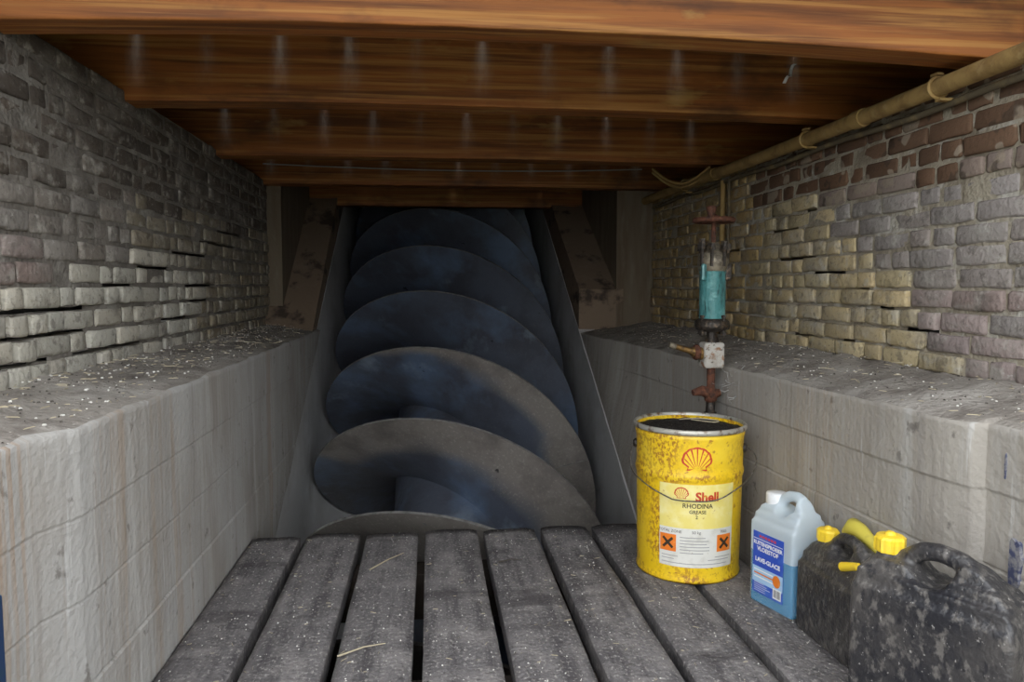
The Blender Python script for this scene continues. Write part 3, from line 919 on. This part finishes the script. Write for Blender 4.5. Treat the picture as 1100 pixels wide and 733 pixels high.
# printed labels
U0, U1 = deg(-31), deg(53)
on_bucket(*shape_grid(U0, U1, .152, .272, 20, 4), 'cream_label', M['p_cream'], .0008, 0, 0)
wl_ = on_bucket(*shape_grid(U0, U1, .045, .152, 20, 4), 'white_label', M['p_white'], .0008, 0, 0)
def pr_text(s_, size, u, z, m, bold=0, nm='lettering', eps=.0016):
    vs, fs = text_mesh(s_, size, bold); return on_bucket(vs, fs, nm, m, eps, u, z)
on_bucket(*fan(pecten(.0185), (0, -.005)), 'small_emblem', M['p_red'], .0012, deg(-7), .247)
on_bucket(*fan([(x * .84, y * .84) for x, y in pecten(.0185)], (0, -.005)), 'small_emblem_fill', M['p_cream'], .0016, deg(-7), .247)
on_bucket(*rays(.0185, 7, .0006, .0018), 'small_emblem_ribs', M['p_red'], .0020, deg(-7), .247)
pr_text('Shell', .034, deg(20), .2385, M['p_red'], .0012)
pr_text('RHODINA', .0175, deg(10), .214, M['p_dark'], .0002)
pr_text('GREASE', .0130, deg(10), .198, M['p_dark'], .0002)
pr_text('2', .0130, deg(9), .184, M['p_dark'], .0002)
pr_text('TOTAL ZONE', .0105, deg(-19), .142, M['p_dark'])
pr_text('50 kg', .0110, deg(9), .142, M['p_dark'])
pr_text('7005', .0110, deg(40), .142, M['p_dark'])
for ua, ub, za, zb in ((deg(-30), deg(-12), .086, .133), (deg(32), deg(50), .088, .134)):
    on_bucket(*shape_grid(ua, ub, za, zb, 6, 2), 'hazard_square', M['p_orange'], .0014, 0, 0)
    cxm, czm = (ua + ub) / 2, (za + zb) / 2
    for sg in (1, -1):
        q = [(-.013, -.0035 - .012 * sg), (-.011, .0035 - .012 * sg)]
        vs = []
        for k in range(5):
            t = -1 + k * .5
            for wd in (-.0036, .0036):
                vs.append((.0135 * t - wd * sg * .707, .0135 * t * sg + wd * .707))
        on_bucket(vs, [(2 * k, 2 * k + 2, 2 * k + 3, 2 * k + 1) for k in range(4)], 'hazard_cross', M['p_dark'], .0020, cxm, czm)
rl = random.Random(3)
for k in range(6):
    z = .126 - k * .0085
    on_bucket(*shape_grid(deg(-8), deg(-8 + rl.uniform(24, 36)), z, z + .0022, 8, 1), 'print_line', M['p_grey'], .0014, 0, 0)
for (ua, ub, z) in ((-28, -10, .073), (-28, -14, .065), (30, 50, .073), (22, 48, .065), (-28, 45, .054)):
    on_bucket(*shape_grid(deg(ua), deg(ub), z, z + .002, 8, 1), 'print_line', M['p_grey'], .0014, 0, 0)
# ears and bail
for sg in (-1, 1):
    b = MB()
    ear = -.0 + sg * 84
    a = math.radians(ear); d = nv_ * math.cos(a) + rt_ * math.sin(a)
    p = d * (br(.35) - .002)
    b.tube([Vector((p.x, p.y, .352)), Vector((p.x, p.y, .352)) + d * .007, Vector((p.x, p.y, .352)) + d * .012], [.014, .013, .007], 14)
    b.build('ear', M['iron'], bucket)
wpx = [(-.157, .352, .02), (-.161, .318, .05), (-.152, .288, .085), (-.125, .270, .118), (-.09, .252, .14), (-.05, .236, .152), (-.036, .232, .155),
       (.0, .231, .158), (.05, .232, .152), (.085, .240, .142), (.118, .258, .125), (.150, .280, .10), (.174, .308, .066), (.178, .335, .035), (.160, .352, .015)]
pts = []
for (u, z, dn) in wpx:
    need = br(z) + .004
    rad = math.hypot(u, dn)
    if rad < need: dn = math.sqrt(max(0, need * need - u * u)) if abs(u) < need else dn
    p = rt_ * u + nv_ * dn; pts.append(Vector((p.x, p.y, z)))
def smooth_path(P, n=5):
    out = []
    for i in range(len(P) - 1):
        a = P[max(i - 1, 0)]; b = P[i]; c = P[i + 1]; d = P[min(i + 2, len(P) - 1)]
        for k in range(n):
            t = k / n
            out.append(.5 * ((2 * b) + (c - a) * t + (2 * a - 5 * b + 4 * c - d) * t * t + (3 * b - a - 3 * c + d) * t ** 3))
    return out + [P[-1]]
MB().tube(smooth_path(pts), .0019, 8).build('wire_handle', M['wire'], bucket)
s_ = MB().tube(smooth_path([Vector((BX - .01, BY + .06, .412)), Vector((BX + .04, BY + .055, .415)), Vector((BX + .09, BY + .02, .414)), Vector((BX + .07, BY + .0, .413)), Vector((BX + .02, BY + .045, .414))]), .0018, 6).build('straw', M['straw'])
tag(s_, 'bent pale straw lying on the black grease in the bucket', 'straw')

# ------------------------------------------------------------------ blow-moulded cans
def moulded(name, parts, m, parent, voxel=.004, smooth=10):
    mb = MB()
    for p in parts: p(mb)
    o = mb.build(name, m, None)
    md = o.modifiers.new('r', 'REMESH'); md.mode = 'VOXEL'; md.voxel_size = voxel; md.use_smooth_shade = True
    md = o.modifiers.new('s', 'SMOOTH'); md.factor = .5; md.iterations = smooth
    dg = bpy.context.evaluated_depsgraph_get()
    me = bpy.data.meshes.new_from_object(o.evaluated_get(dg))
    me.name = name
    bpy.data.objects.remove(o)
    me.polygons.foreach_set('use_smooth', [True] * len(me.polygons))
    no = link(name, me, parent)
    if not me.materials: me.materials.append(m)
    return no
# local frame of a can: x = along the can (towards its front), y = across, z up
def ribbed_cap(parent, c, r, h, m, knob=True):
    b = MB(); n = 40
    prof_ = [(r * .97, 0), (r, .12 * h), (r, .80 * h), (r * .9, .95 * h), (r * .55, h)]
    vs = []
    for (rr, z) in prof_:
        for k in range(n):
            a = 2 * PI * k / n
            q = rr * (1.0 if (k % 5) not in (0,) or z > .85 * h else 1.09)
            vs.append((c[0] + q * math.cos(a), c[1] + q * math.sin(a), c[2] + z))
    fs = [(i * n + k, i * n + (k + 1) % n, (i + 1) * n + (k + 1) % n, (i + 1) * n + k) for i in range(4) for k in range(n)]
    fs += [tuple(range(n - 1, -1, -1)), tuple(range(4 * n, 5 * n))]
    b.add(vs, fs)
    o = b.build('cap', m, parent)
    if knob:
        MB().lathe([(r * .38, 0), (r * .36, .14 * h), (r * .2, .22 * h)], c=(c[0], c[1], c[2] + h * .98), n=14).build('cap_knob', m, o)
    return o

def clip_z(poly, zc):
    out = []
    for i in range(len(poly)):
        a, b = poly[i], poly[(i + 1) % len(poly)]
        if a[1] <= zc: out.append(a)
        if (a[1] <= zc) != (b[1] <= zc):
            t = (zc - a[1]) / (b[1] - a[1]); out.append((a[0] + (b[0] - a[0]) * t, zc))
    return out

def jerrycan(loc, rz, outline, handle, hr, ly, neck, cap, label, face_ribs=None):
    r = empty('jerrycan', loc, rz)
    tag(r, label, 'jerrycan', 'black jerrycans')
    zt = max(p[1] for p in outline)
    def body(mb):
        for zc, k in ((zt - .075, 1.0), (zt - .050, .84), (zt - .028, .64), (zt, .40)):
            mb.prism(clip_z(outline, zc), -ly * k, ly * k, axis=1)
    def hnd(mb): mb.tube([Vector((p[0], 0, p[1])) for p in handle], hr, 12)
    def nk(mb): mb.lathe([(neck[2], neck[3]), (neck[2], neck[4])], c=(neck[0], neck[1], 0), n=24)
    moulded('body', [body, hnd, nk], M['blackplastic'], r, smooth=18)
    ribbed_cap(r, (cap[0], cap[1], cap[2]), cap[3], cap[4], M['ycap'])
    return r
# near large can, its long side turned 24.6 degrees to the wall
a2 = math.radians(24.6)
rz2 = math.atan2(-math.cos(a2), math.sin(a2))
out2 = [(-.155, 0), (.110, 0), (.119, .01), (.120, .235), (.114, .265), (.098, .290), (.070, .312), (.040, .330), (.018, .334), (.006, .318), (.000, .298), (-.012, .284), (-.035, .280), (-.056, .290), (-.072, .306), (-.09, .308), (-.14, .304), (-.158, .283), (-.164, .24), (-.163, .01)]
j2 = jerrycan((.893, 1.165, 0), rz2, out2, [(-.098, .292), (-.084, .314), (-.060, .331), (-.03, .336), (.005, .331), (.030, .316)], [.017, .0175, .0175, .017, .018, .020], .062,
              (-.125, 0, .0215, .28, .322), (-.125, 0, .312, .0255, .030), 'large grimy black jerrycan with yellow cap nearest the camera, at the right edge')
out1 = [(-.11, 0), (.115, 0), (.120, .01), (.120, .17), (.114, .195), (.100, .212), (.080, .225), (.060, .236), (.045, .236), (.036, .222), (.028, .204), (.01, .196), (-.012, .198), (-.030, .208), (-.050, .216), (-.095, .212), (-.112, .192), (-.118, .16), (-.118, .01)]
j1 = jerrycan((.912, 1.53, 0), -PI / 2 + math.radians(3), out1, [(-.055, .202), (-.044, .224), (-.022, .239), (.008, .243), (.040, .236), (.058, .225)], [.0135, .014, .014, .014, .0145, .016], .056,
              (-.083, 0, .019, .19, .222), (-.083, 0, .214, .0235, .028), 'smaller black jerrycan with yellow cap and pouring spout, between bottle and large can')
sp = MB()
sp.tube([(-.052, .034, .238), (-.035, .034, .258), (-.012, .034, .256), (.02, .034, .247), (.075, .032, .232), (.095, .030, .226)], [.018, .021, .0175, .0135, .012, .011], 16)
sp.build('pouring_spout', M['yspout'], j1)
sp = MB().tube([(.03, -.036, .196), (.062, -.030, .207), (.075, -.028, .211)], [.0105, .0095, .009], 12)
sp.build('vent_cap', M['ycap'], j1)
# the second can's spout collar on the near one: none visible

# ------------------------------------------------------------------ screen wash bottle
ab = math.radians(17.5)
d1 = Vector((math.sin(ab), -math.cos(ab), 0)); d2 = Vector((math.cos(ab), math.sin(ab), 0))
bl = Vector((.803, 1.80, 0)) + d2 * .0575
rzb = math.atan2(d1.y, d1.x)
bottle = empty('screen_wash_bottle', tuple(bl), rzb)
tag(bottle, 'translucent plastic bottle half full of blue screen wash, blue label and white cap', 'bottle')
# local x = d1 ; local y = -(d2) or +?  rotate so that local -y faces the room
ysgn = 1 if (Matrix.Rotation(rzb, 3, 'Z') @ Vector((0, 1, 0))).dot(d2) > 0 else -1
ob = [(0, .004), (.004, 0), (.140, 0), (.146, .006), (.147, .215), (.144, .245), (.134, .268), (.120, .282), (.113, .272), (.110, .254), (.098, .238), (.078, .234), (.063, .242), (.056, .256), (.012, .252), (.002, .228), (0, .21)]
def bbody(mb):
    for zc, k in ((.212, 1.0), (.232, .86), (.250, .66), (.29, .42)): mb.prism(clip_z(ob, zc), -.056 * k, .056 * k, axis=1)
def bhandle(mb): mb.tube([Vector((p[0], 0, p[1])) for p in [(.046, .246), (.056, .268), (.075, .281), (.100, .285), (.122, .276)]], [.015, .0145, .014, .014, .016], 12)
def bneck(mb): mb.lathe([(.022, .235), (.022, .256)], c=(.030, 0, 0), n=24)
bo = moulded('body', [bbody, bhandle, bneck], M['milky'], bottle, voxel=.0035, smooth=24)
bo.data.materials.append(M['milky_wet'])
for p in bo.data.polygons:
    if p.center.z < .136: p.material_index = 1
def lq(mb): mb.prism([(.003, .002), (.144, .002), (.144, .136), (.003, .136)], -.0535, .0535, axis=1)
moulded('liquid', [lq], M['liquid'], bottle, voxel=.0035, smooth=8)
MB().lathe([(.0245, .248), (.026, .250), (.026, .276), (.0245, .279), (.012, .2795)], c=(.030, 0, 0), n=36).build('cap', M['capwhite'], bottle)
yf = -ysgn * .0572
def on_label(vs, fs, nm, m, eps, x0, z0, parent=bottle):
    mb = MB(); mb.add([(x0 + x, yf - ysgn * eps, z0 + y) for x, y in vs], fs)
    return mb.build(nm, m, parent, fixn=False)
LX, LZ0, LZ1 = .066, .030, .186
lab_o = MB().box(LX - .052, LX + .052, yf - .0004, yf + .0004, LZ0, LZ1).build('label', M['p_blue'], bottle)
on_label(*shape_grid(-.052, .052, .058, .098, 4, 2), 'label_band', M['p_lblue'], .0008, LX, 0)
def bt(s_, size, x, z, m, bold=.0):
    vs, fs = text_mesh(s_, size, bold); on_label(vs, fs, 'lettering', m, .0014, x, z)
for k in range(6): on_label(*shape_grid(-.030 + k * .010, -.0225 + k * .010, .1735, .1795, 1, 1), 'red_mark', M['p_pink'], .0012, LX, 0)
on_label(*shape_grid(-.050, .050, .1675, .1690, 2, 1), 'rule', M['p_wt'], .0012, LX, 0)
bt('RUITENSPROEIER', .0128, LX, .158, M['p_wt'], .0005)
bt('VLOEISTOF', .0145, LX, .144, M['p_wt'], .0005)
bt('LAVE-GLACE', .0150, LX, .116, M['p_wt'], .0006)
for k in range(3): on_label(*shape_grid(-.046, .020, .070 + .009 * k, .0735 + .009 * k, 2, 1), 'stripe', M['p_orange'] if k == 1 else M['p_wt'], .0012, LX, 0)
on_label(*fan([(.013 * math.cos(k * PI / 14), .015 * math.sin(k * PI / 14)) for k in range(28)], (0, 0), 2), 'orange_disc', M['p_orange'], .0016, LX + .032, .080)
on_label(*shape_grid(-.014, .014, -.013, .013, 1, 1), 'barcode_panel', M['p_wt'], .0012, LX + .034, .049)
for k in range(9): on_label(*shape_grid(-.011 + k * .0026, -.011 + k * .0026 + rl.choice((.0008, .0014)), -.009, .010, 1, 1), 'barcode_bar', M['p_dark'], .0016, LX + .034, .049)
for k in range(5): on_label(*shape_grid(-.045, rl.uniform(-.01, .012), .036 + k * .005, .0372 + k * .005, 1, 1), 'print_line', M['p_wt'], .0012, LX, 0)

# ------------------------------------------------------------------ litter: chips and straw
def litter(name, label, n, place, sizes, mats, seed, weights=(.6, .25, .15)):
    rnd_ = random.Random(seed); mb = MB()
    for _ in range(n):
        x, y, z = place(rnd_)
        s_ = rnd_.uniform(*sizes)
        mi = rnd_.choices((0, 1, 2), weights)[0]
        a = rnd_.uniform(0, 2 * PI); ca, sa = math.cos(a), math.sin(a)
        if mi == 1: lx, ly_, h_ = s_ * rnd_.uniform(2.5, 6), s_ * .22, s_ * .25
        else: lx, ly_, h_ = s_, s_ * rnd_.uniform(.5, .9), s_ * rnd_.uniform(.3, .7)
        q = [(-lx, -ly_ * rnd_.uniform(.5, 1)), (lx * rnd_.uniform(.5, 1), -ly_), (lx, ly_ * rnd_.uniform(.4, 1)), (-lx * rnd_.uniform(.5, 1), ly_)]
        bot = [(x + ca * p - sa * r_, y + sa * p + ca * r_, z - .001) for p, r_ in q]
        tp = [(x + ca * p * .7 - sa * r_ * .7, y + sa * p * .7 + ca * r_ * .7, z + h_) for p, r_ in q]
        mb.add(bot + tp, [(4, 5, 6, 7), (0, 1, 5, 4), (1, 2, 6, 5), (2, 3, 7, 6), (3, 0, 4, 7)], mi)
    o = mb.build(name, mats, None)
    return tag(o, label, 'litter', kind='stuff')
LM = [M['chip'], M['straw'], M['darkchip']]
def on_floor(r):
    while True:
        i = r.randrange(8); a, b = edges[i]
        x = r.uniform(a + .008, b - .012); y = .9 + 1.52 * r.random()
        if (x - BX) ** 2 + (y - BY) ** 2 < .025: continue
        return x, y, .0005
litter('floor_litter', 'pale grit, chips and bits of straw scattered over the dark floor planks', 1500, on_floor, (.0006, .0021), LM, 21, (.66, .2, .14))
def on_left(r):
    y = 1.0 + 3.0 * r.random(); x = XL - .01 - .24 * r.random() ** .8
    return x, y, ledge_z(-1, x, y) + .008
litter('ledge_litter', 'pale chips and twigs littering the left ledge below the brick', 1100, on_left, (.0007, .0034), LM, 22, (.26, .34, .40))
def on_right(r):
    y = 1.05 + 2.9 * r.random(); x0 = xr(y); x = x0 + .015 + (XR_B - .03 - x0) * r.random()
    return x, y, ledge_z(1, x, y) + .006
litter('ledge_litter', 'pale chips and twigs littering the right ledge beside the pump', 800, on_right, (.0006, .0030), LM, 23, (.30, .28, .42))
STRAWS = [((-.205, 1.60, .004), (-.105, 1.645, .006), 'pale straw lying across the gap of the left floor planks'),
          ((-.175, 2.10, .003), (-.085, 2.22, .004), 'thin straw lying on the third plank from the left'),
          ((.19, 2.11, .006), (.26, 2.125, .004), 'dark twig bridging the plank gap in front of the screw')]
for (a, b_, lab) in STRAWS:
    a, b_ = Vector(a), Vector(b_)
    t = MB().tube([a, (a + b_) / 2 + Vector((.004, .006, .003)), b_], [.0022, .0018, .0012], 6).build('straw', M['straw'] if 'twig' not in lab else M['darkchip'])
    tag(t, lab, 'straw')

# blue painted post at the extreme left, paint smears on the near right wall
d = MB().box(-.560, -.5005, .88, .92, 0, .44)
tag(d.build('painted_post', M['bluepaint'], bevel=.004), 'dark blue painted post cut by the left edge of the picture', 'post')
M['smear'] = mat('blue_paint_smear', (.06, .068, .13), [((.28, .27, .27), 60, .44, .58, 5, .85)], rough=.6)
def smear(y, z, hw, hh, seed):
    mb = MB(); pts = []
    for k in range(22):
        a = 2 * PI * k / 22; q = 1 + .35 * nz(math.cos(a) * 2, math.sin(a) * 2, seed)
        pts.append((y + hw * q * math.cos(a), z + hh * q * math.sin(a)))
    mb.prism(pts, xr(y) - .0045, xr(y) + .003, axis=0)
    mb.build('paint_smear', M['smear'], wr)
smear(1.208, .300, .014, .050, 1.3)
smear(1.236, .475, .0022, .024, 4.1)
